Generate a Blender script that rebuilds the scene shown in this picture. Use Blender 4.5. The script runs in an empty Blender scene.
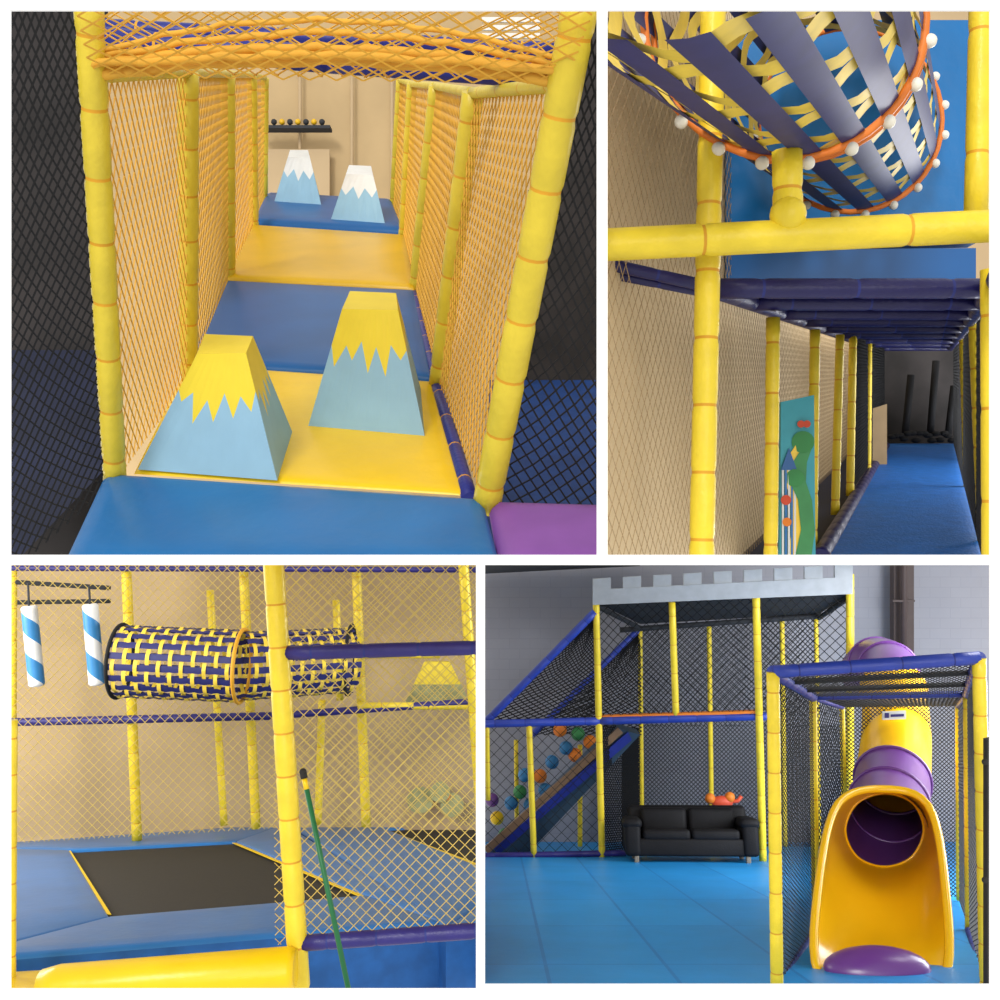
import bpy, bmesh, math, random
from mathutils import Vector, Matrix
random.seed(4)
S=bpy.context.scene
S.view_settings.view_transform='Standard'
F=1000.0
def P(u,v,d): return Vector(((u-500)/F*d, d, (500-v)/F*d))
def lin(c):
    o=[]
    for x in c:
        x/=255.0
        o.append(x/12.92 if x<=.04045 else ((x+.055)/1.055)**2.4)
    return (*o,1)
M={}
def mat(name,c,rough=.5,var=.10,scale=6,bump=0.0,kind=None,c2=None,c3=None,bw=1,bh=.5,spec=.4,ms=.02):
    m=bpy.data.materials.new(name); m.use_nodes=True
    nt=m.node_tree; b=nt.nodes['Principled BSDF']
    b.inputs['Roughness'].default_value=rough
    b.inputs['Specular IOR Level'].default_value=spec
    tc=nt.nodes.new('ShaderNodeTexCoord')
    nz=nt.nodes.new('ShaderNodeTexNoise'); nz.inputs['Scale'].default_value=scale; nz.inputs['Detail'].default_value=4
    nt.links.new(tc.outputs['Object'],nz.inputs['Vector'])
    mp=nt.nodes.new('ShaderNodeMapRange'); mp.inputs['From Min'].default_value=.3; mp.inputs['From Max'].default_value=.7
    mp.inputs['To Min'].default_value=1-var; mp.inputs['To Max'].default_value=1+var*.6
    nt.links.new(nz.outputs['Fac'],mp.inputs['Value'])
    mx=nt.nodes.new('ShaderNodeVectorMath'); mx.operation='SCALE'
    if kind in('brickxz','tilexy'):
        sp=nt.nodes.new('ShaderNodeSeparateXYZ'); cb=nt.nodes.new('ShaderNodeCombineXYZ')
        nt.links.new(tc.outputs['Object'],sp.inputs[0])
        nt.links.new(sp.outputs[0],cb.inputs[0]); nt.links.new(sp.outputs[2 if kind=='brickxz' else 1],cb.inputs[1])
        br=nt.nodes.new('ShaderNodeTexBrick'); br.inputs['Scale'].default_value=1
        br.inputs['Color1'].default_value=lin(c); br.inputs['Color2'].default_value=lin(c2 or c); br.inputs['Mortar'].default_value=lin(c3 or c)
        br.inputs['Brick Width'].default_value=bw; br.inputs['Row Height'].default_value=bh; br.inputs['Mortar Size'].default_value=ms
        if kind=='tilexy': br.offset=0
        nt.links.new(cb.outputs[0],br.inputs['Vector']); nt.links.new(br.outputs['Color'],mx.inputs[0])
    else:
        mx.inputs[0].default_value=lin(c)[:3]
    nt.links.new(mp.outputs[0],mx.inputs['Scale'])
    nt.links.new(mx.outputs[0],b.inputs['Base Color'])
    if bump:
        bp=nt.nodes.new('ShaderNodeBump'); bp.inputs['Strength'].default_value=bump; bp.inputs['Distance'].default_value=.02
        n2=nt.nodes.new('ShaderNodeTexNoise'); n2.inputs['Scale'].default_value=scale*5
        nt.links.new(tc.outputs['Object'],n2.inputs['Vector']); nt.links.new(n2.outputs['Fac'],bp.inputs['Height']); nt.links.new(bp.outputs[0],b.inputs['Normal'])
    M[name]=m
mat('white_paint',(255,255,255),.8,0)
mat('yellow_vinyl',(234,206,50),.38,.10,9,.15)
mat('yellow_vinyl_pale',(216,192,54),.4,.10,9,.15)
mat('tie_orange',(215,155,30),.6)
mat('tie_blue',(35,45,120),.6)
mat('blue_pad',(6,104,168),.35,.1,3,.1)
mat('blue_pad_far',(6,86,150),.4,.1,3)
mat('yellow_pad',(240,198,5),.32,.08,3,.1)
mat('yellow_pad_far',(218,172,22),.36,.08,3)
mat('purple_pad',(132,78,160),.5)
mat('purple_vinyl',(44,38,112),.4,.1,9,.15)
mat('deck_vinyl',(32,30,86),.4,.1,9,.15)
mat('navy_vinyl',(28,38,125),.4,.1,9,.15)
mat('royal_vinyl',(46,66,160),.4,.1,9,.15)
mat('net_orange',(222,166,52),.7)
mat('net_yellow',(206,180,92),.7)
mat('net_black',(16,16,18),.8)
mat('net_grey',(60,62,66),.8)
mat('net_cream',(165,140,104),.8)
mat('wall_beige1',(182,156,114),.8,.10,1.5)
mat('wall_beige2',(212,188,146),.8,.08,1.5)
mat('wall_beige3',(182,158,122),.8,.12,.8)
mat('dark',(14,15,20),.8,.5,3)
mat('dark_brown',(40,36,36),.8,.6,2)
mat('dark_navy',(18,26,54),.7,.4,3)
mat('charcoal',(48,50,54),.8,.2,3)
mat('floor_blue_dark',(12,58,124),.7,.2,8)
mat('floor_blue_mid',(24,86,154),.7,.2,8)
mat('foam_lightblue',(142,182,204),.6,.05,8)
mat('foam_yellow',(232,206,50),.55,.05,8)
mat('foam_white',(220,220,216),.6,.05)
mat('strap_navy',(36,38,98),.55,.15,12)
mat('strap_yellow',(232,200,66),.55,.15,12)
mat('ring_orange',(220,120,40),.5)
mat('ball_white',(236,232,218),.35,.02)
mat('mat_corridor',(34,112,200),.6,.15,10,.3)
mat('green',(60,140,80),.5,.2)
mat('muted_green',(150,150,104),.6,.3,5)
mat('red',(210,80,50),.5)
mat('orange',(232,130,40),.5)
mat('teal',(60,160,175),.5)
mat('tramp_black',(36,33,29),.75,.25,30)
mat('tramp_blue',(44,110,174),.32,.1,3,.1)
mat('bag_blue',(50,125,180),.4)
mat('broom_green',(30,105,60),.4)
mat('steel',(120,112,100),.5)
mat('gym_wall',(148,149,158),.85,.10,.5,kind='brickxz',c2=(150,151,160),c3=(144,145,154),bw=.4,bh=.2,ms=.008)
mat('gym_floor',(36,150,222),.42,.08,2,.1,kind='tilexy',c2=(30,142,214),c3=(24,124,198),bw=.9,bh=1.8,ms=.015)
mat('castle_grey',(164,170,176),.7)
mat('sofa_black',(16,15,18),.65,.3,10,.2,spec=.25)
mat('slide_yellow',(246,190,18),.2,.03,2,spec=.6)
mat('slide_purple',(104,56,132),.3,.05,2,spec=.6)
mat('wood',(120,92,66),.6)
mat('pipe_brown',(75,62,60),.6)
mat('slide_green',(46,66,84),.5)

BAYS={1:(-10,602,-10,560.7),2:(602,1010,-10,560.7),3:(-10,480.6,560.7,1010),4:(480.6,1010,560.7,1010)}
def top(name):
    e=bpy.data.objects.new(name,None); S.collection.objects.link(e); e.empty_display_size=.2; return e

class MB:
    def __init__(s): s.v=[];s.f=[];s.m=[];s.sm=[];s.mats=[]
    def mi(s,name):
        if name not in s.mats: s.mats.append(name)
        return s.mats.index(name)
    def face(s,idx,m,sm=False): s.f.append(idx); s.m.append(s.mi(m)); s.sm.append(sm)
    def poly(s,pts,m):
        b=len(s.v); s.v+= [Vector(p) for p in pts]; s.face(list(range(b,b+len(pts))),m)
    def prism(s,pts,vec,m,m2=None):
        n=len(pts); b=len(s.v); vec=Vector(vec)
        s.v+=[Vector(p) for p in pts]+[Vector(p)+vec for p in pts]
        s.face(list(range(b,b+n)),m); s.face(list(range(b+2*n-1,b+n-1,-1)),m)
        for i in range(n):
            j=(i+1)%n; s.face([b+i,b+j,b+n+j,b+n+i],m2 or m)
    def tube(s,path,r,m,n=10,caps=True,closed=False,radii=None,mats=None,sm=True):
        path=[Vector(p) for p in path]; N=len(path)
        t0=(path[1]-path[0]).normalized()
        a=Vector((0,0,1)) if abs(t0.z)<.9 else Vector((1,0,0))
        nx=t0.cross(a).normalized(); b=len(s.v)
        for i,p in enumerate(path):
            if closed: t=(path[(i+1)%N]-path[i-1])
            else: t=path[min(i+1,N-1)]-path[max(i-1,0)]
            t.normalize()
            nx=(nx-t*nx.dot(t)).normalized(); ny=t.cross(nx)
            R=radii[i] if radii else r
            for k in range(n):
                q=2*math.pi*k/n; s.v.append(p+(nx*math.cos(q)+ny*math.sin(q))*R)
        for i in range(N if closed else N-1):
            i2=(i+1)%N
            mm=mats[i] if mats else m
            for k in range(n):
                k2=(k+1)%n; s.face([b+i*n+k,b+i*n+k2,b+i2*n+k2,b+i2*n+k],mm,sm)
        if caps and not closed:
            s.face([b+k for k in range(n)][::-1],mats[0] if mats else m); s.face([b+(N-1)*n+k for k in range(n)],mats[-1] if mats else m)
    def post(s,A,B,r,m='yellow_vinyl',tie='tie_orange',step=.28,n=12):
        A=Vector(A);B=Vector(B);L=(B-A).length; k=max(1,int(L/step)); path=[A];rad=[r];ms=[]
        for i in range(1,k+1):
            c=(i-.5)/k*L
            for dd,rr,mm in((-.022,r,m),(-.005,r*.92,m),(.005,r*.92,tie),(.022,r,m)):
                path.append(A.lerp(B,(c+dd)/L)); rad.append(rr); ms.append(mm)
        path.append(B);rad.append(r);ms.append(m)
        s.tube(path,r,m,n,radii=rad,mats=ms+[m])
    def sphere(s,c,r,m,nu=12,nv=8,sc=(1,1,1)):
        b=len(s.v); c=Vector(c)
        for i in range(nv+1):
            ph=math.pi*i/nv
            for j in range(nu):
                th=2*math.pi*j/nu
                s.v.append(c+Vector((math.sin(ph)*math.cos(th)*sc[0],math.sin(ph)*math.sin(th)*sc[1],math.cos(ph)*sc[2]))*r)
        for i in range(nv):
            for j in range(nu):
                j2=(j+1)%nu; s.face([b+i*nu+j,b+(i+1)*nu+j,b+(i+1)*nu+j2,b+i*nu+j2],m,True)
    def rbox(s,c,size,rad,m,mtx=None,seg=3):
        bm=bmesh.new(); bmesh.ops.create_cube(bm,size=1)
        for v in bm.verts: v.co=Vector((v.co.x*size[0],v.co.y*size[1],v.co.z*size[2]))
        bmesh.ops.bevel(bm,geom=bm.edges[:],offset=rad,segments=seg,affect='EDGES',profile=.5)
        b=len(s.v)
        for v in bm.verts:
            p=v.co+Vector(c); s.v.append(mtx@p if mtx else p)
        for f in bm.faces: s.face([b+v.index for v in f.verts],m,True)
        bm.free()
    def net(s,A,B,C,D,sx,sy,r,m,segs=4,sag=None):
        A,B,C,D=map(Vector,(A,B,C,D)); w=((B-A).length+(C-D).length)/2; h=((D-A).length+(C-B).length)/2
        W=w/sx;H=h/sy
        def mp(a,b):
            x=a/W;y=b/H
            p=A*(1-x)*(1-y)+B*x*(1-y)+C*x*y+D*(1-x)*y
            if sag is not None: p=p+Vector(sag)*(16*x*(1-x)*y*(1-y))
            return p
        def strand(p,q):
            if math.hypot(q[0]-p[0],q[1]-p[1])<.3: return
            s.tube([mp(p[0]+(q[0]-p[0])*i/segs,p[1]+(q[1]-p[1])*i/segs) for i in range(segs+1)],r,m,3,caps=False,sm=False)
        k=-H+.5
        while k<W:
            a0=max(0,k);a1=min(W,k+H)
            if a1>a0: strand((a0,a0-k),(a1,a1-k))
            k+=1
        k=.5
        while k<W+H:
            a0=max(0,k-H);a1=min(W,k)
            if a1>a0: strand((a0,k-a0),(a1,k-a1))
            k+=1
    def pad(s,A,B,C,D,up,th,m,er=.07,dome=.0):
        A,B,C,D=map(Vector,(A,B,C,D)); up=Vector(up).normalized()
        w=(B-A).length;h=(D-A).length
        def cs(L):
            e=min(er/L,.3); a=[0,.1*e,.4*e,e]; return a+[e+(1-2*e)*i/6 for i in range(1,6)]+[1-x for x in a[::-1]],e
        xs,ex=cs(w);ys,ey=cs(h); b=len(s.v)
        def pr(x,e):
            q=min(x,1-x)/e
            return 1 if q>=1 else math.sqrt(max(0,1-(1-q)**2))
        for y in ys:
            for x in xs:
                p=A*(1-x)*(1-y)+B*x*(1-y)+C*x*y+D*(1-x)*y
                s.v.append(p+up*(th*min(pr(x,ex),pr(y,ey))+dome*16*x*(1-x)*y*(1-y)))
        nx=len(xs)
        for j in range(len(ys)-1):
            for i in range(nx-1):
                s.face([b+j*nx+i,b+j*nx+i+1,b+(j+1)*nx+i+1,b+(j+1)*nx+i],m,True)
        bb=len(s.v); s.v+=[A,B,C,D]; s.face([bb+3,bb+2,bb+1,bb],m)
    def loft(s,rings,m,closed=True,sm=True,mats=None):
        b=len(s.v);n=len(rings[0])
        for r in rings: s.v+=[Vector(p) for p in r]
        for i in range(len(rings)-1):
            for k in range(n if closed else n-1):
                k2=(k+1)%n; s.face([b+i*n+k,b+i*n+k2,b+(i+1)*n+k2,b+(i+1)*n+k],mats[i] if mats else m,sm)
    def emit(s,name,bay=None,parent=None):
        me=bpy.data.meshes.new(name); me.from_pydata([tuple(v) for v in s.v],[],s.f)
        for x in s.mats: me.materials.append(M[x])
        for i,p in enumerate(me.polygons): p.material_index=s.m[i]; p.use_smooth=s.sm[i]
        if bay:
            L,R,T,B=BAYS[bay]; bm=bmesh.new(); bm.from_mesh(me)
            for n in ((-1,(L-500)/F,0),(1,-(R-500)/F,0),(0,-(500-T)/F,1),(0,(500-B)/F,-1)):
                bmesh.ops.bisect_plane(bm,geom=bm.verts[:]+bm.edges[:]+bm.faces[:],plane_co=(0,0,0),plane_no=n,clear_outer=True,dist=1e-6)
            bm.to_mesh(me); bm.free()
        if len(me.vertices):
            xs=[v.co for v in me.vertices]
            c=Vector([(min(p[i] for p in xs)+max(p[i] for p in xs))/2 for i in range(3)])
        else: c=Vector((0,0,0))
        me.transform(Matrix.Translation(-c))
        o=bpy.data.objects.new(name,me); o.location=c; S.collection.objects.link(o)
        if parent: o.parent=parent
        return o

def axes(t,frontal):
    if frontal: return Vector((1,0,0)),Vector((0,0,-1))
    a=t.cross(Vector((0,0,1))).normalized(); return a,t.cross(a)
def woven(mb,C0,C1,R,nl,wl,sph,wh,zig,m1='strap_navy',m2='strap_yellow',amp=.012,frontal=False,inner=0):
    C0=Vector(C0);C1=Vector(C1);L=(C1-C0).length;t=(C1-C0).normalized()
    a,b=axes(t,frontal)
    def pt(ang,l,r): return C0+t*l+(a*math.cos(ang)+b*math.sin(ang))*r
    nh=int(L/sph)
    for k in range(nl):
        ang=2*math.pi*k/nl; rows=[]
        hw=wl/2/R
        N=nh*2
        for i in range(N+1):
            l=L*i/N; r=R+(0 if inner else amp*math.cos(math.pi*i+k*math.pi)*.6)
            rows.append([pt(ang-hw,l,r),pt(ang,l,r+.003),pt(ang+hw,l,r)])
        mb.loft(rows,m1,closed=False)
    for j in range(nh):
        l0=L*(j+.5)/nh; rows=[]
        N=nl*4
        for i in range(N+1):
            ang=2*math.pi*i/N; z=zig*math.sin(2*math.pi*i/8+j*math.pi)
            r=R-inner+amp*math.cos(math.pi*i/4+j*math.pi)
            rows.append([pt(ang,l0+z-wh/2,r),pt(ang,l0+z+wh/2,r)])
        mb.loft(rows,m2,closed=False)
def ringpath(C,t,R,n=40,frontal=False,ph=0):
    t=Vector(t).normalized(); a,b=axes(t,frontal)
    return [Vector(C)+(a*math.cos(2*math.pi*(i+ph)/n)+b*math.sin(2*math.pi*(i+ph)/n))*R for i in range(n)]
def px_poly(d,pts): return [P(u,v,d) for u,v in pts]

# ============ white border and gutters, added as a thin frame before the bays ============
mb=MB()
def bar(u0,u1,v0,v1): mb.prism([P(u0,v1,1),P(u1,v1,1),P(u1,v0,1),P(u0,v0,1)],(0,.004,0),'white_paint')
bar(-60,1060,-60,9.5); bar(-60,9.5,9.5,1060); bar(991,1060,9.5,1060)
bar(9.5,991,555,565); bar(597,607.5,9.5,555); bar(476,485,565,990); bar(9.5,991,990,1060); bar(485,991,985.5,990)
mb.emit('border_frame')

# ============ BAY 1 : mountain climb ============
def f1(u,v): return P(u,v,1620.0/(v-40))
DN=Vector((-.302,1,-1.527)); UP1=-DN.normalized()
def up1(b,u,v):
    db=b.y; zb=b.z; zv=(500-v)/F; s_=(zv*db-zb)/(1.527+zv); return P(u,v,db-s_)
G=top('climbing_frame'); B=1
posts=[((115,482),(88,-5),.041),((189,380),(188,72),.043),((229,283),(228,74),.043),((254,232),(252,75),.04),((264,204),(265,78),.036),
       ((486,508),(582,-5),.05),((438,386),(473,93),.045),((415,292),(436,86),.043),((403,240),(412,84),.04),((393,208),(400,80),.036)]
T1=[];B1=[]
mb=MB()
for b,t,r in posts:
    bp=f1(*b); tp=up1(bp,*t); mb.post(bp,tp,r,'yellow_vinyl_pale' ,step=.19); B1.append(bp);T1.append(tp)
mb.emit('posts',B,G)
tl=[up1(B1[0],91,76)]+T1[1:5]; tr=[up1(B1[5],566,84)]+T1[6:]
mb=MB()
for i in range(4):
    rr=(.0028,.0028,.003,.003)[i]; sx=(.06,.075,.11,.13)[i]
    mb.net(B1[i],B1[i+1],tl[i+1],tl[i],sx,.085+.01*i,rr,'net_orange')
    mb.net(B1[5+i],B1[6+i],tr[i+1],tr[i],sx,.085+.01*i,rr,'net_orange')
mb.net(tl[0],tr[0],P(620,-60,2.3),P(60,-60,2.3),.075,.06,.003,'net_orange')
mb.net(tl[0]+Vector((0,.05,.03)),tr[0]+Vector((0,.05,.03)),tr[0]+Vector((.2,.3,.5)),tl[0]+Vector((-.2,.3,.5)),.075,.07,.0028,'net_orange')
for q,(h0,h1,rr) in enumerate(((.0,.05,.018),(.018,.062,.014),(.035,.08,.01),(.05,.10,.008),(.008,.035,.012))):
    mb.tube([tl[0].lerp(tr[0],i/30)+Vector((0,-.01*q,h0+h1*math.sin(math.pi*i/30)+.012*random.random())) for i in range(31)],rr,'net_orange',8)
mb.emit('safety_net',B,G)
mb=MB()
mb.post(P(100,40,3.5),P(330,60,3.5),.045,'navy_vinyl'); mb.post(P(330,60,3.5),P(560,76,3.4),.045,'navy_vinyl')
mb.post(P(100,28,3.9),P(560,52,3.9),.035,'navy_vinyl')
for i in range(4):
    mb.post(tl[i],tl[i+1],.022,'yellow_vinyl_pale'); mb.post(tr[i],tr[i+1],.022,'yellow_vinyl_pale')
mb.post(f1(470,500),f1(436,384),.03,'navy_vinyl'); mb.post(f1(436,384),f1(414,294),.03,'navy_vinyl')
mb.emit('rails',B,G)
mb=MB()
mb.net(P(-20,600,3.6),B1[0],up1(B1[0],88,-5),P(-20,-20,2.7),.035,.055,.0035,'net_black')
mb.net(B1[5],P(640,560,3.6),P(640,-20,2.7),up1(B1[5],582,-5),.04,.06,.0035,'net_black')
mb.emit('black_net',B,G)
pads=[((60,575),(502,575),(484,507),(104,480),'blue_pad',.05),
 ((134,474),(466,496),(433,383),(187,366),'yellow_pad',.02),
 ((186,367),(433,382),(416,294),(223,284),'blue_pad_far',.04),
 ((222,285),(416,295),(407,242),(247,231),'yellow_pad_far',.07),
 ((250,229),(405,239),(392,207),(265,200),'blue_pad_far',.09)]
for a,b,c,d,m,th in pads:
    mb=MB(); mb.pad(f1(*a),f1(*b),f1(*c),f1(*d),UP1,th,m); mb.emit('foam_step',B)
mb=MB(); mb.pad(f1(500,575),f1(640,575),f1(620,512),f1(488,508),UP1,.05,'purple_pad'); mb.emit('purple_foam_mat',B)
def mountain(name,bk,tops,body,cap,zg):
    b=[f1(*x)+UP1*.02 for x in bk]; c=sum(b,Vector())/4
    fb=c.lerp((b[0]+b[1])/2,.45); bb=c.lerp((b[2]+b[3])/2,.45)
    t=[up1(fb,*tops[0]),up1(fb,*tops[1]),up1(bb,*tops[2]),up1(bb,*tops[3])]
    mb=MB()
    for i in range(4):
        j=(i+1)%4; n=len(zg)-1
        zig=[b[i].lerp(b[j],k/n).lerp(t[i].lerp(t[j],k/n),zg[k]) for k in range(n+1)]
        for k in range(n):
            mb.poly([b[i].lerp(b[j],k/n),b[i].lerp(b[j],(k+1)/n),zig[k+1],zig[k]],body)
            mb.poly([zig[k],zig[k+1],t[i].lerp(t[j],(k+1)/n),t[i].lerp(t[j],k/n)],cap)
    mb.poly(t,cap); mb.poly(b[::-1],body)
    mb.emit(name,B)
za=[.70,.60,.68,.42,.62,.44,.68,.48,.66,.54,.7]
zb=[.7,.52,.70,.58,.74,.48,.70,.46,.72,.60,.68]
zc=[.74,.62,.78,.56,.76,.6,.74]
mountain('mountain_foam_block',[(138,474),(277,485),(292,436),(176,424)],[(197,354),(246,353),(253,336),(205,334)],'foam_lightblue','foam_yellow',za)
mountain('mountain_foam_block',[(308,430),(424,440),(420,392),(322,384)],[(342,309),(398,310),(396,293),(350,291)],'foam_lightblue','foam_yellow',zb)
mountain('snowy_mountain_foam_block',[(272,211),(323,215),(320,200),(276,197)],[(288,157),(310,158),(308,150),(290,150)],'foam_lightblue','foam_white',zc)
mountain('snowy_mountain_foam_block',[(328,230),(387,235),(382,217),(334,213)],[(346,174),(373,175),(371,166),(349,165)],'foam_lightblue','foam_white',zc)
mb=MB()
mb.poly([P(90,560,12),P(700,560,12),P(700,-100,12),P(90,-100,12)],'wall_beige1'); mb.emit('wall_back_climb',B)
mb=MB()
for x in (300,352,392): mb.tube([P(x,240,11.9),P(x,70,11.9)],.02,'wall_beige3',6)
mb.prism([P(330,232,11.9),P(262,232,11.9),P(262,150,11.9),P(330,150,11.9)],(0,-.03,0),'wall_beige3')
mb.emit('trim_1',B)
mb=MB(); mb.prism([P(-40,700,5),P(106,700,5),P(104,-60,5),P(-40,-60,5)],(0,.05,0),'dark_brown'); mb.emit('wall_left_climb',B)
mb=MB(); mb.poly([P(-40,620,4.1),P(104,470,4.4),P(104,350,4.9),P(-40,350,4.9)],'dark_navy'); mb.emit('floor_left_climb',B)
mb=MB(); mb.prism([P(500,400,8),P(700,400,8),P(700,-60,8),P(566,-60,8),P(556,190,8),P(528,190,8)],(0,.05,0),'dark_brown'); mb.emit('wall_right_climb',B)
mb=MB(); mb.poly([P(478,620,4.4),P(700,620,4.4),P(700,380,7.8),P(490,380,7.8)],'floor_blue_dark'); mb.emit('floor_climb',B)
mb=MB(); 
mb.prism([P(258,128,11.7),P(330,128,11.7),P(330,125,11.7),P(258,125,11.7)],(0,.15,0),'charcoal')
for i in range(8): mb.sphere(P(266+i*8,122,11.75),.035,'charcoal' if i%2 else 'yellow_pad_far')
mb.emit('wall_shelf',B)
mb=MB()
for i in range(7): mb.prism([P(482,22+i*8,9),P(540,22+i*8,9),P(540,17+i*8,9),P(482,17+i*8,9)],(0,.02,0),'foam_white')
mb.emit('window_1',B)

# ============ BAY 2 : tube + corridor ============
B=2
def f2(u,v): return P(u,v,1000.0/(v-370))
def l2(x,y,z): return P(935+x*F/y,370-z*F/y,y)
mb=MB(); mb.poly([l2(-1.1,2.6,-1.2),l2(-1.1,14,-1.2),l2(-1.1,14,4.5),l2(-1.1,2.6,4.5)],'wall_beige2'); mb.emit('wall_left_corridor',B)
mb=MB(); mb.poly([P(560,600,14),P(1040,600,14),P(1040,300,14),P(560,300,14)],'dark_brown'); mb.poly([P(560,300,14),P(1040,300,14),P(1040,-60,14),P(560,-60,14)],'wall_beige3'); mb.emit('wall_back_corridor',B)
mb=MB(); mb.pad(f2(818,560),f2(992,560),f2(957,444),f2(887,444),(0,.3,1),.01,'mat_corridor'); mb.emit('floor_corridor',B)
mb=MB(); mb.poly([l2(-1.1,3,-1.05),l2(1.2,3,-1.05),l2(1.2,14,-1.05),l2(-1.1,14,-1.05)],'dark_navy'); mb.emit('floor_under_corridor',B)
G=top('play_tower')
mb=MB()
mb.post(P(600,245,3.15),P(1010,225,3.15),.052,step=.45)
mb.post(P(700,640,3.3),P(714,-30,3.3),.042,step=.22)
mb.post(P(788,228,3.15),P(787,152,3.15),.048,step=.3)
mb.sphere(P(788,215,3.13),.058,'yellow_vinyl')
mb.post(P(976,215,3.3),P(982,-30,3.3),.038)
mb.post(P(992,640,3.2),P(990,270,3.2),.03)
for (u0,v0,u1,v1,d,r) in ((770,620,773,318,4.2,.03),(812,548,815,330,5.7,.03),(835,515,840,335,7,.03),(850,496,853,335,8,.032),(957,447,957,338,13,.035),(968,488,963,330,8.5,.035),(984,545,974,310,5.8,.035),(868,476,869,340,9.8,.03),(963,462,960,335,11,.035)):
    mb.post(P(u0,v0,d),P(u1,v1,d),r,step=.2)
mb.emit('posts',B,G)
mb=MB(); zt=.285
for d in (3.5,4.2,5,5.8,6.8,8,9.5,11,13):
    mb.post(l2(-.77,d,zt),l2(.22,d,zt),.036,'deck_vinyl','tie_blue')
mb.post(l2(-.77,3.5,zt),l2(-.77,13,zt),.036,'deck_vinyl','tie_blue'); mb.post(l2(.2,2.9,zt),l2(.2,13,zt),.036,'deck_vinyl','tie_blue')
mb.post(P(590,260,3.45),l2(-.74,3.5,.28),.022,'deck_vinyl','tie_blue'); mb.post(P(590,270,3.5),l2(-.74,3.55,.26),.018,'deck_vinyl','tie_blue')
mb.post(f2(820,558),f2(886,446),.05,'deck_vinyl','tie_blue'); mb.post(f2(992,545),f2(958,446),.04,'deck_vinyl','tie_blue')
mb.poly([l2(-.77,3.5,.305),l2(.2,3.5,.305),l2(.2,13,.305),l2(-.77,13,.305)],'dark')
mb.emit('deck',B,G)
mb=MB()
mb.net(l2(-1.06,2.7,-1.2),l2(-1.06,13,-1.2),l2(-1.06,13,4),l2(-1.06,2.7,4),.08,.08,.0016,'net_cream',segs=1)
mb.net(l2(-.66,8.2,-.95),l2(-.66,13,-.95),l2(-.66,13,.28),l2(-.66,8.2,.28),.06,.06,.006,'net_black',segs=1)
mb.net(l2(.24,4,-.95),l2(.24,13,-.95),l2(.24,13,.28),l2(.24,4,.28),.07,.07,.005,'net_black',segs=1)
mb.emit('safety_net',B,G)
mb=MB()
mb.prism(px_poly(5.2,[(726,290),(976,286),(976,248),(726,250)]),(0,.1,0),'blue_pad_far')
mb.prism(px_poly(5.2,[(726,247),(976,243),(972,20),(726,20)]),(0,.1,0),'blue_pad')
mb.emit('blue_padded_panel',B)
mb=MB(); mb.prism(px_poly(5.0,[(779,640),(816,600),(814,395),(781,402)]),(0,.03,0),'teal')
def strip(pts,w,dep,m):
    rows=[]
    for (u,v),ww in zip(pts,w): rows.append([P(u-ww,v,dep),P(u+ww,v,dep)])
    mb.loft(rows,m,closed=False,sm=False)
strip([(793,640),(795,575),(802,535),(801,505),(794,482),(796,455),(806,436)],[10,11,11,8,9,7,4],4.992,'yellow_pad')
strip([(798,640),(800,575),(808,530),(805,500),(798,482),(800,462),(807,448)],[9,9,7,7,8,7,5],4.988,'green')
for (u,v,r,m,dd) in((803,442,.055,'green',4.984),(808,438,.022,'foam_white',4.98),(809,438,.010,'dark',4.976),(795,478,.045,'green',4.984),(801,424,.018,'red',4.984),(807,424,.018,'red',4.984),(786,500,.025,'red',4.984),(787,522,.022,'orange',4.984)):
    mb.tube([P(u,v,dd),P(u,v,dd-.003)],r,m,18)
for i in range(5):
    mb.prism(px_poly(4.99,[(782+i*3,560),(784+i*3,560),(784+i*3,470),(782+i*3,470)]),(0,.004,0),'blue_pad' if i%2 else 'foam_white')
mb.prism(px_poly(4.987,[(781,470),(797,470),(789,448)]),(0,.004,0),'blue_pad_far')
mb.emit('mural_board',B)
mb=MB(); mb.prism(px_poly(10.5,[(868,480),(887,464),(887,404),(868,410)]),(0,.02,0),'net_cream'); mb.emit('white_panel',B)
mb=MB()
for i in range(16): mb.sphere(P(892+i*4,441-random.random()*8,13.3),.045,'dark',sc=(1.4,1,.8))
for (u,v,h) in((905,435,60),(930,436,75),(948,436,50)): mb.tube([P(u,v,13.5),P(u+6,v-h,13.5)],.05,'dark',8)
mb.emit('dark_play_gear',B)  # black clutter at the far end of the corridor
c1=P(785,18,3.26);c2=P(850,120,5.0);dd=(c2-c1)
G=top('crawl_tube'); mb=MB()
c0=c1-dd*.8
woven(mb,c0,c2,.45,18,.088,.24,.115,.06,frontal=True,inner=.012,amp=.008)
mb.emit('woven_straps',B,G)
mb=MB()
for c in (c1,c2):
    mb.tube(ringpath(c,dd,.46,frontal=True),.014,'ring_orange',8,closed=True)
    for p in ringpath(c,dd,.478,20,frontal=True,ph=.5): mb.sphere(p,.023,'ball_white')
mb.tube(ringpath(c1+dd*.05,dd,.458,frontal=True),.01,'ring_orange',8,closed=True)
mb.emit('hoop_rings',B,G)

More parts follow.
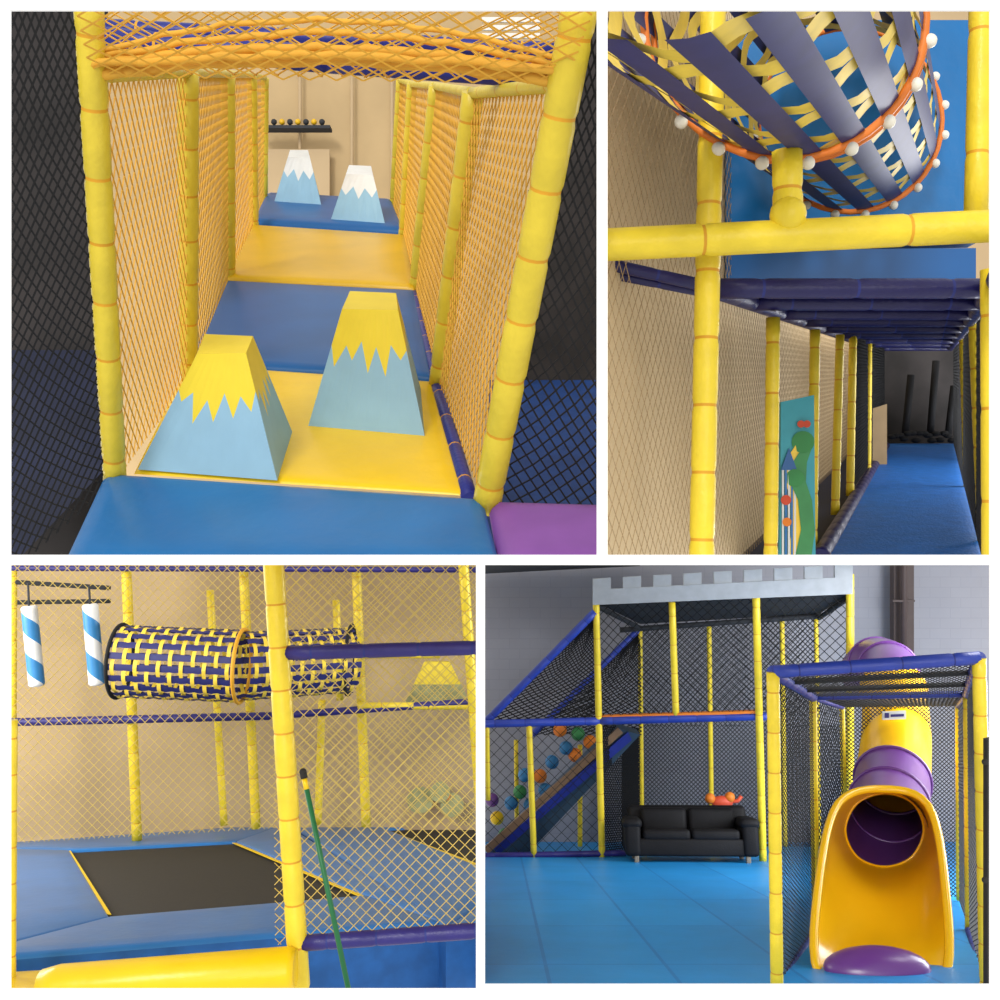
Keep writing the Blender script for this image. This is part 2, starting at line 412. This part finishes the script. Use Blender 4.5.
# ============ BAY 3 : trampolines ============
B=3
def f3(u,v): return P(u,v,1300.0/(v-737))
UP=Vector((0,.22,1))
mb=MB(); mb.poly([P(-60,900,14),P(560,900,14),P(560,540,14),P(-60,540,14)],'wall_beige3'); mb.emit('wall_back_trampoline',B)
mb=MB(); mb.poly([P(-60,1060,5)+Vector((0,0,-.5)),P(560,1060,5)+Vector((0,0,-.5)),P(560,845,13.9),P(-60,845,13.9)],'floor_blue_dark'); mb.emit('floor_trampoline',B)
def tramp(name,outer,inner,stripe):
    G=top(name); mb=MB(); o=[f3(*x) for x in outer]; i_=[f3(*x) for x in inner]
    for k in range(4):
        j=(k+1)%4
        mb.pad(o[k],o[j],i_[j],i_[k],UP,.035,'tramp_blue',er=.05)
    for k in range(4):
        j=(k+1)%4; mb.poly([o[k]+Vector((0,0,-.6)),o[j]+Vector((0,0,-.6)),o[j],o[k]],'floor_blue_mid')
    mb.emit('frame_pads',B,G)
    mb=MB(); mb.poly([x+UP*.0 for x in i_],'tramp_black'); mb.emit('jump_bed',B,G)
    mb=MB()
    for a,b,w in stripe:
        A=f3(*a)+UP*.02;Bb=f3(*b)+UP*.02; s_=Vector((w,0,0)); mb.prism([A,A+s_,Bb+s_,Bb],(0,0,.006),'yellow_pad')
    mb.emit('stripes',B,G)
tramp('trampoline',[(-60,966),(440,925),(285,826),(-60,850)],[(110,921),(366,899),(236,844),(70,853)],[((104,918),(66,853),.05),((358,899),(232,845),.05)])
tramp('trampoline',[(446,930),(600,915),(560,812),(290,826)],[(520,886),(640,886),(600,818),(386,831)],[((508,880),(384,832),.05)])
G=top('trampoline_enclosure')
mb=MB()
for (u0,v0,u1,v1,d,r) in ((301,1010,272,540,5.0,.053),(11,1010,13,720,5.6,.025),(137,840,126,560,12.2,.062),(256,828,243,560,12.4,.06),(366,826,356,560,12.4,.06),(482,830,463,560,12,.062),
     (224,825,210,590,13.3,.05),(318,824,322,700,13.3,.05),(340,700,336,600,13.3,.05),(12,850,13,560,12.6,.05)):
    mb.post(P(u0,v0,d),P(u1,v1,d),r,step=.2 if d<8 else .4)
mb.emit('posts',B,G)
mb=MB()
mb.post(P(286,653,5.0),P(500,647,4.9),.036,'purple_vinyl','tie_blue',.22)
mb.post(P(303,943,5.0),P(500,929,5.0),.04,'purple_vinyl','tie_blue',.22)
mb.post(P(-20,723,12.1),P(270,716,12.1),.05,'purple_vinyl','tie_blue',.5)
mb.post(P(270,716,12.1),P(500,700,12.1),.045,'purple_vinyl','tie_blue',.5)
mb.post(P(-20,568,12.1),P(500,570,12.1),.035,'purple_vinyl','tie_blue',.5)
mb.post(P(-20,580,12.6),P(110,588,12.6),.03,'charcoal','charcoal')
mb.post(P(-20,603,13),P(110,601,13),.03,'charcoal','charcoal')
mb.post(P(358,706,12.1),P(500,706,12.1),.045,step=.5); mb.post(P(358,656,12.1),P(440,656,12.1),.03,step=.5)
mb.emit('rails',B,G)
mb=MB()
mb.net(P(275,945,5.0),P(500,930,5.0),P(500,550,5.0),P(272,550,5.0),.062,.062,.0025,'net_yellow',segs=1)
mb.net(P(-20,845,12),P(280,828,12),P(280,550,12),P(-20,550,12),.12,.12,.005,'net_yellow',segs=1)
mb.net(P(280,828,12.2),P(500,826,12.2),P(500,550,12.2),P(280,550,12.2),.13,.13,.0045,'net_yellow',segs=1)
mb.emit('safety_net',B,G)
mb=MB(); mb.pad(f3(-30,985)+Vector((0,0,-.1)),f3(296,985)+Vector((0,0,-.1)),f3(290,945)+Vector((0,0,-.1)),f3(-30,964)+Vector((0,0,-.1)),UP,.06,'yellow_pad',er=.12)
mb.tube([P(42,988,4.9),P(60,986,4.9),P(290,968,4.9),P(296,968,4.9)],.11,'yellow_pad',20,radii=[.085,.1,.1,.085])
mb.emit('yellow_entry_bolster',B)
G=top('crawl_tube'); mb=MB()
a=P(120,661,11);b=P(242,666,11);c=P(350,660,11.6)
woven(mb,a,b,.39,20,.07,.115,.042,.0); woven(mb,b,c,.37,20,.07,.115,.042,.0)
mb.emit('woven_straps',B,G)
mb=MB()
for p in(a,b,c): mb.tube(ringpath(p,b-a,.40),.022,'tie_orange' if p is b else 'net_black',8,closed=True)
mb.emit('hoop_rings',B,G)
for (ut,vt,ub,vb,tp) in((29,606,37,686,583),(90,604,97,685,586)):
    G=top('punching_bag'); mb=MB(); A=P(ub,vb,11);T=P(ut,vt,11); t=(T-A).normalized();L=(T-A).length
    n=28;N=48;R=.085
    x=Vector((1,0,0));x=(x-t*x.dot(t)).normalized();y=t.cross(x)
    bs=len(mb.v)
    for i in range(N+1):
        rr=R*(1 if 0<i<N else .8)
        for k in range(n):
            q=2*math.pi*(k/n-i/N*2.0); mb.v.append(A+t*(L*i/N)+(x*math.cos(q)+y*math.sin(q))*rr)
    for i in range(N):
        for k in range(n):
            mb.face([bs+i*n+k,bs+i*n+(k+1)%n,bs+(i+1)*n+(k+1)%n,bs+(i+1)*n+k],'bag_blue' if k<n//2 else 'foam_white',True)
    mb.face([bs+k for k in range(n)][::-1],'foam_white'); mb.face([bs+N*n+k for k in range(n)],'foam_white')
    mb.emit('bag_body',B,G)
    mb=MB(); mb.tube([T,P(ut-1,tp,11)],.012,'charcoal',6)
    mb.emit('hanging_strap',B,G)
mb=MB(); A=P(303,772,4.75);Z=P(349,992,4.6)
mb.tube([A,A.lerp(Z,.03)],.017,'tramp_black',10); mb.tube([A.lerp(Z,.03),A.lerp(Z,.08)],.013,'yellow_pad',10); mb.tube([A.lerp(Z,.05),Z],.0125,'broom_green',10)
mb.sphere(A,.018,'tramp_black'); mb.emit('broom_stick',B)
mb=MB()
q=[P(405,703,12.8),P(470,703,12.8),P(462,701,13.4),P(415,701,13.4)];t_=[P(424,662,12.95),P(450,662,12.95),P(448,661,13.2),P(426,661,13.2)]
for i in range(4):
    j=(i+1)%4; m_=q[i].lerp(t_[i],.45);n_=q[j].lerp(t_[j],.45)
    mb.poly([q[i],q[j],n_,m_],'muted_green'); mb.poly([m_,n_,t_[j],t_[i]],'foam_yellow')
mb.poly(t_,'foam_yellow'); mb.emit('yellow_foam_pyramid',B)
mb=MB()
for (u,v,r,m) in((420,800,.18,'muted_green'),(440,792,.14,'muted_green'),(452,805,.16,'muted_green'),(432,804,.08,'wood'),(446,796,.06,'orange')):
    mb.tube([P(u,v,13.62-r*.1),P(u,v,13.66)],r,m,14)
mb.emit('wall_mural',B)

# ============ BAY 4 : castle hall ============
B=4
def f4(u,v): return P(u,v,1500.0/(v-765))
mb=MB(); mb.poly([P(440,860,19.5),P(1050,860,19.5),P(1050,540,19.5),P(440,576,19.5)],'gym_wall'); mb.emit('wall_back_hall',B)
mb=MB(); mb.poly([P(440,576,19.4),P(640,566,19.4),P(640,520,12),P(440,520,12)],'charcoal'); mb.emit('ceiling',B)
mb=MB(); mb.poly([f4(420,1010),f4(1060,1010),f4(1060,841),f4(420,841)],'gym_floor'); mb.emit('floor',B)
mb=MB(); mb.prism(px_poly(19,[(894,720),(914,720),(914,550),(894,550)]),(0,.2,0),'pipe_brown'); 
mb.tube([P(904,700,18.8),P(904,550,18.8)],.06,'pipe_brown',10)
for v in (600,655,690): mb.prism(px_poly(18.75,[(893,v+2),(915,v+2),(915,v),(893,v)]),(0,.1,0),'pipe_brown')
mb.emit('drain_pipe',B)
G=top('castle_play_structure')
mb=MB()
def pp(u0,v0,u1,v1,d,r=.055,**k): mb.post(P(u0,v0,d),P(u1,v1,d),r,step=.4,**k)
pp(602,858,596,600,16.3); pp(676,716,672,602,16); pp(763,862,756,594,15.6,.06); pp(850,800,850,574,15.2,.06)
pp(534,857,529,724,16.3,.05); pp(488,800,487,724,16.3,.04)
pp(642,848,640,628,18.3,.045); pp(712,846,709,622,18.3,.045); pp(785,846,782,616,18.3,.045); pp(580,846,580,745,18.3,.045); pp(517,846,516,740,18.3,.04); pp(819,846,816,616,18.3,.04)
mb.emit('posts',B,G)
mb=MB()
R_=dict(m='royal_vinyl',tie='tie_blue',step=.4)
mb.post(P(480,724,16.3),P(600,721,16.3),.065,**R_); mb.post(P(600,721,16.3),P(770,716,15.6),.065,**R_)
mb.post(P(484,724,16.4),P(595,612,16.3),.065,**R_); mb.post(P(532,735,18),P(640,628,18.3),.055,**R_)
mb.post(P(480,856,16.3),P(626,853,16.3),.05,'purple_vinyl','tie_blue',.4)
mb.post(P(620,630,18.2),P(820,616,18.2),.05,'charcoal','charcoal'); mb.post(P(597,606,16.3),P(640,628,18.3),.045,'charcoal','charcoal'); mb.post(P(850,597,15.2),P(819,618,18.3),.045,'charcoal','charcoal')
mb.prism([P(600,716,16.3),P(757,711,15.6),P(757,713.5,15.6),P(600,718.5,16.3)],(0,.1,0),'orange')
mb.poly([P(597,603,16.3),P(852,594,15.2),P(819,614,18.3),P(640,624,18.3)],'charcoal')
mb.emit('rails_and_deck',B,G)
mb=MB()
mb.net(P(601,720,16.3),P(757,716,15.6),P(756,598,15.6),P(597,603,16.3),.16,.16,.0065,'net_black',segs=3,sag=(0,.4,0))
mb.net(P(757,716,15.6),P(850,716,15.2),P(850,597,15.2),P(756,598,15.6),.16,.16,.0065,'net_black',segs=3)
mb.net(P(642,726,18.3),P(820,726,18.3),P(819,618,18.3),P(640,628,18.3),.09,.09,.010,'net_grey',segs=2)
mb.net(P(484,724,16.4),P(600,722,16.4),P(595,612,16.3),P(594,613,16.3),.08,.08,.011,'net_black',segs=3)
mb.net(P(532,735,18),P(642,735,18),P(640,628,18.3),P(639,629,18.3),.08,.08,.011,'net_black',segs=3)
mb.net(P(480,856,16.4),P(602,855,16.4),P(600,724,16.4),P(480,726,16.4),.2,.2,.005,'net_black',segs=1)
mb.net(P(602,855,16.5),P(640,850,18),P(640,728,18),P(600,724,16.4),.08,.08,.009,'net_black',segs=1)
mb.net(P(642,848,18.4),P(850,848,18.4),P(850,725,18.4),P(642,725,18.4),.08,.08,.010,'net_grey',segs=1)
mb.emit('black_nets',B,G)
mb=MB()
def cz(x,k):
    u=593+(853-593)*x; d=16.2-1.1*x
    return P(u,605-11*x-k*(1+.15*x),d)
mb.prism([cz(0,0),cz(1,0),cz(1,15),cz(0,15)],(0,.06,0),'castle_grey')
nm=9
for i in range(nm):
    a=(i+.0)/(nm-.4);b=min(1,a+.62/nm); mb.prism([cz(a,15),cz(b,15),cz(b,26),cz(a,26)],(0,.06,0),'castle_grey')
mb.emit('battlement',B,G)
G=top('ramp_slide'); mb=MB()
mb.prism([P(480,862,17.0),P(520,862,17.0),P(640,735,16.8),P(618,728,16.8)],(0,.4,0),'slide_green')
mb.prism([P(484,848,16.7),P(488,854,16.7),P(623,733,16.7),P(618,728,16.7)],(0,.06,0),'wood')
mb.prism([P(494,848,16.75),P(497,856,16.75),P(632,740,16.75),P(628,732,16.75)],(0,.05,0),'navy_vinyl')
mb.emit('ramp',B,G)
mb=MB()
cols=['orange','blue_pad','orange','green','slide_purple','bag_blue','yellow_pad']
for (u,v) in((497,818),(511,803),(520,792),(540,776),(552,762),(566,748),(578,734),(590,742),(505,835),(530,805),(545,790),(560,730),(492,800),(525,775),(575,755)):
    mb.sphere(P(u,v,18.0),.125,cols[(u+v)%7],14,10)
mb.emit('colored_ball_cluster',B)
mb=MB(); mb.prism(px_poly(18.7,[(622,846),(640,846),(640,730),(622,730)]),(0,.05,0),'dark'); mb.emit('black_curtain',B)
# sofa
G=top('sofa')
base=f4(693,863); n4=Vector((0,.256,.967)).normalized()
X=Vector((.995,-.08,0)).normalized(); X=(X-n4*X.dot(n4)).normalized(); Y=n4.cross(X)
mt=Matrix(((X.x,Y.x,n4.x,base.x),(X.y,Y.y,n4.y,base.y),(X.z,Y.z,n4.z,base.z),(0,0,0,1)))
def sb(c,sz,r,m='sofa_black'): mb.rbox(c,sz,r,m,mt)
mb=MB(); sb((0,.42,.22),(1.95,.8,.26),.04); mb.emit('base',B,G)
mb=MB(); sb((-.38,.35,.40),(.74,.66,.17),.06); sb((.38,.35,.40),(.74,.66,.17),.06); mb.emit('seat_cushions',B,G)
mb=MB(); sb((0,.75,.52),(1.9,.22,.6),.08); sb((-.38,.60,.60),(.74,.2,.38),.08); sb((.38,.60,.60),(.74,.2,.38),.08); mb.emit('backrest',B,G)
mb=MB()
for s_ in(-1,1):
    sb((s_*.9,.4,.34),(.24,.84,.5),.06); sb((s_*.9,.4,.57),(.3,.86,.18),.085)
mb.emit('armrests',B,G)
mb=MB()
for x in(-.85,.85):
    for y in(.06,.76): sb((x,y,.045),(.07,.07,.1),.01,'steel')
mb.emit('feet',B,G)
mb=MB()
c=P(722,802,16.9)
mb.sphere(c,.15,'red',16,10,(1.3,.6,.7)); mb.sphere(c+Vector((-.2,0,.06)),.09,'orange'); mb.sphere(c+Vector((.13,0,.08)),.09,'orange'); mb.tube([c+Vector((.1,0,0)),c+Vector((.27,0,.02)),c+Vector((.33,0,.1))],.035,'red',8)
mb.emit('plush_toy',B)
# booth
G=top('slide_booth'); mb=MB()
FL=P(773,672,6.8);FR=P(979,658,6.7);BL=P(813,697,9.1);BR=P(967,694,9.1);KL=P(842,707,11);KR=P(958,706,11)
mb.post(P(777,992,6.8),FL,.045,step=.25); mb.post(P(987,1000,6.7),FR,.045,step=.25)
mb.post(P(816,930,9.1),BL,.035,step=.25); mb.post(P(969,930,9.1),BR,.035,step=.25)
mb.post(P(846,900,11),KL,.03,step=.25); mb.post(P(959,900,11),KR,.03,step=.25)
mb.emit('posts',B,G)
mb=MB(); R_=dict(m='royal_vinyl',tie='tie_blue',step=.3)
mb.post(FL,FR,.045,**R_); mb.post(FL,BL,.045,**R_); mb.post(FR,BR,.045,**R_); mb.post(BL,BR,.03,**R_); mb.post(BL,KL,.03,**R_); mb.post(BR,KR,.03,**R_)
for k in (.33,.66): mb.post(FL.lerp(BL,k),FR.lerp(BR,k),.022,'charcoal','charcoal')
mb.post(P(777,992,6.8),P(816,930,9.1),.035,**R_); mb.post(P(987,1000,6.7),P(969,930,9.1),.035,**R_)
mb.emit('rails',B,G)
mb=MB()
mb.net(FL,FR,BR,BL,.04,.16,.0038,'net_black',segs=1); mb.net(BL,BR,KR,KL,.08,.25,.006,'net_black',segs=1)
mb.net(P(777,992,6.8),P(816,930,9.1),BL,FL,.13,.035,.0034,'net_black',segs=1)
mb.net(P(816,930,9.1),P(846,900,11),KL,BL,.16,.06,.005,'net_black',segs=1)
mb.net(P(987,1000,6.7),P(969,930,9.1),BR,FR,.2,.04,.0036,'net_black',segs=1)
mb.net(P(969,930,9.1),P(959,900,11),KR,BR,.2,.07,.005,'net_black',segs=1)
mb.net(P(846,900,11.4),P(959,900,11.4),P(959,706,11.4),P(842,706,11.4),.05,.045,.006,'net_black',segs=1)
mb.emit('black_nets',B,G)
mb=MB(); mb.prism(px_poly(6.3,[(987,1000),(996,1000),(996,738),(987,740)]),(0,.05,0),'tramp_black')
for v in(762,880): mb.sphere(P(985,v,6.25),.02,'tramp_black')
mb.emit('gate_post',B)
# tube slide
G=top('tube_slide')
def cr(p0,p1,p2,p3,t):
    return .5*((2*p1)+(p2-p0)*t+(2*p0-5*p1+4*p2-p3)*t*t+(3*p1-p0-3*p2+p3)*t**3)
keys=[P(866,672,15.2),P(877,665,14.2),P(888,671,13.2),P(894,696,12.3),P(896,733,11.6),P(893,775,10.8),P(889,805,10.1),P(885,830,9.4)]
path=[]
for i in range(len(keys)-1):
    for k in range(6):
        path.append(cr(keys[max(i-1,0)],keys[i],keys[i+1],keys[min(i+2,len(keys)-1)],k/6))
path.append(keys[-1])
ms=[]
for i in range(len(path)): ms.append('slide_purple' if i<17 else ('slide_yellow' if i<31 else 'slide_purple'))
mb=MB(); mb.tube(path,.38,'',28,caps=False,mats=ms); mb.emit('tube',B,G)
mb=MB(); 
for i in (6,12,17,31,36):
    t=path[min(i+1,len(path)-1)]-path[i-1]; mb.tube(ringpath(path[i],t,.385,32),.02,ms[i],8,closed=True)
mb.emit('flanges',B,G)
mb=MB(); mb.prism([P(883,720,10.9),P(906,719,10.9),P(906,711,10.92),P(883,712,10.92)],(0,.03,0),'foam_white'); mb.prism([P(885,718,10.89),P(889,718,10.89),P(889,713,10.89),P(885,713,10.89)],(0,.01,0),'purple_vinyl'); mb.prism([P(891,717,10.89),P(904,716.5,10.89),P(904,714,10.89),P(891,714.5,10.89)],(0,.01,0),'purple_vinyl'); mb.emit('label',B,G)
rg=[ [(885,793,9.4),(913,803,9.4),(924,830,9.4),(912,857,9.4),(885,867,9.4),(857,857,9.4),(845,830,9.4),(857,803,9.4)],
 [(884,789,9.25),(920,800,9.2),(935,835,9.0),(921,876,8.75),(883,890,8.7),(849,876,8.75),(836,835,9.0),(850,799,9.2)],
 [(883,786,9.1),(925,798,9.0),(941,850,8.6),(925,920,8.1),(880,930,8.1),(840,920,8.1),(827,850,8.6),(843,797,9.0)],
 [(883,786,8.95),(927,801,8.8),(943,872,8.2),(934,955,7.6),(878,962,7.55),(828,950,7.6),(822,870,8.2),(840,800,8.8)],
 [(883,789,8.9),(928,805,8.7),(945,885,8.0),(943,982,7.35),(878,985,7.3),(819,974,7.35),(819,882,8.0),(838,804,8.7)]]
K=[]
for r in rg:
    c=[P(*x) for x in r]; o=[]
    for i in range(8):
        for k in range(6): o.append(cr(c[i-1],c[i],c[(i+1)%8],c[(i+2)%8],k/6))
    K.append(o)
rings=[]
for i in range(4):
    for k in range(5):
        rings.append([cr(K[max(i-1,0)][j],K[i][j],K[i+1][j],K[min(i+2,4)][j],k/5) for j in range(48)])
rings.append(K[4])
mb=MB(); mb.loft(rings,'slide_yellow'); mb.emit('chute',B,G)
mb=MB(); mb.tube(K[4],.035,'slide_yellow',8,closed=True); mb.tube(K[0],.014,'slide_yellow',8,closed=True)
mb.emit('chute_rim',B,G)
mb=MB(); mb.sphere(P(877,968,7.3),.39,'slide_purple',32,12,(1,.5,.37)); mb.emit('exit_lip',B,G)

# ============ lights / world / camera ============
W=bpy.data.worlds.new('W'); S.world=W; W.use_nodes=True
bg=W.node_tree.nodes['Background']; bg.inputs[0].default_value=(1,.985,.96,1); bg.inputs[1].default_value=.93
def sun(name,rx,rz,e,ang=15,col=(1,.98,.95)):
    l=bpy.data.lights.new(name,'SUN'); l.energy=e; l.angle=math.radians(ang); l.color=col
    o=bpy.data.objects.new(name,l); o.rotation_euler=(math.radians(rx),0,math.radians(rz)); S.collection.objects.link(o)
sun('hall_light_key',62,-18,1.5)
sun('added_sun_fill',84,10,.7,30)  # second sun added as frontal fill, lifts bays the upper ones block
def area(name,loc,tgt,size,e,col=(1,1,1)):
    l=bpy.data.lights.new(name,'AREA'); l.energy=e; l.size=size; l.color=col
    o=bpy.data.objects.new(name,l); o.location=loc; o.rotation_euler=(Vector(tgt)-Vector(loc)).to_track_quat('-Z','Y').to_euler(); S.collection.objects.link(o)
area('added_hall_fill',P(1250,640,11),P(700,830,13),4,1000,(.92,.96,1))  # added area light out of view at right, brightens the castle bay
area('added_trampoline_fill',P(-260,620,9),P(250,850,10),3,240,(1,.95,.88))  # unseen area light off to the left, put in to brighten the trampolines
area('added_corridor_fill',P(1200,330,8.5),P(860,420,8.5),1.8,140)  # no fixture here; area light added outside the net to lighten the corridor
cam=bpy.data.cameras.new('camera'); cam.lens=36; cam.sensor_width=36; cam.clip_start=.05; cam.clip_end=200
co=bpy.data.objects.new('camera',cam); co.rotation_euler=(math.pi/2,0,0); S.collection.objects.link(co); S.camera=co
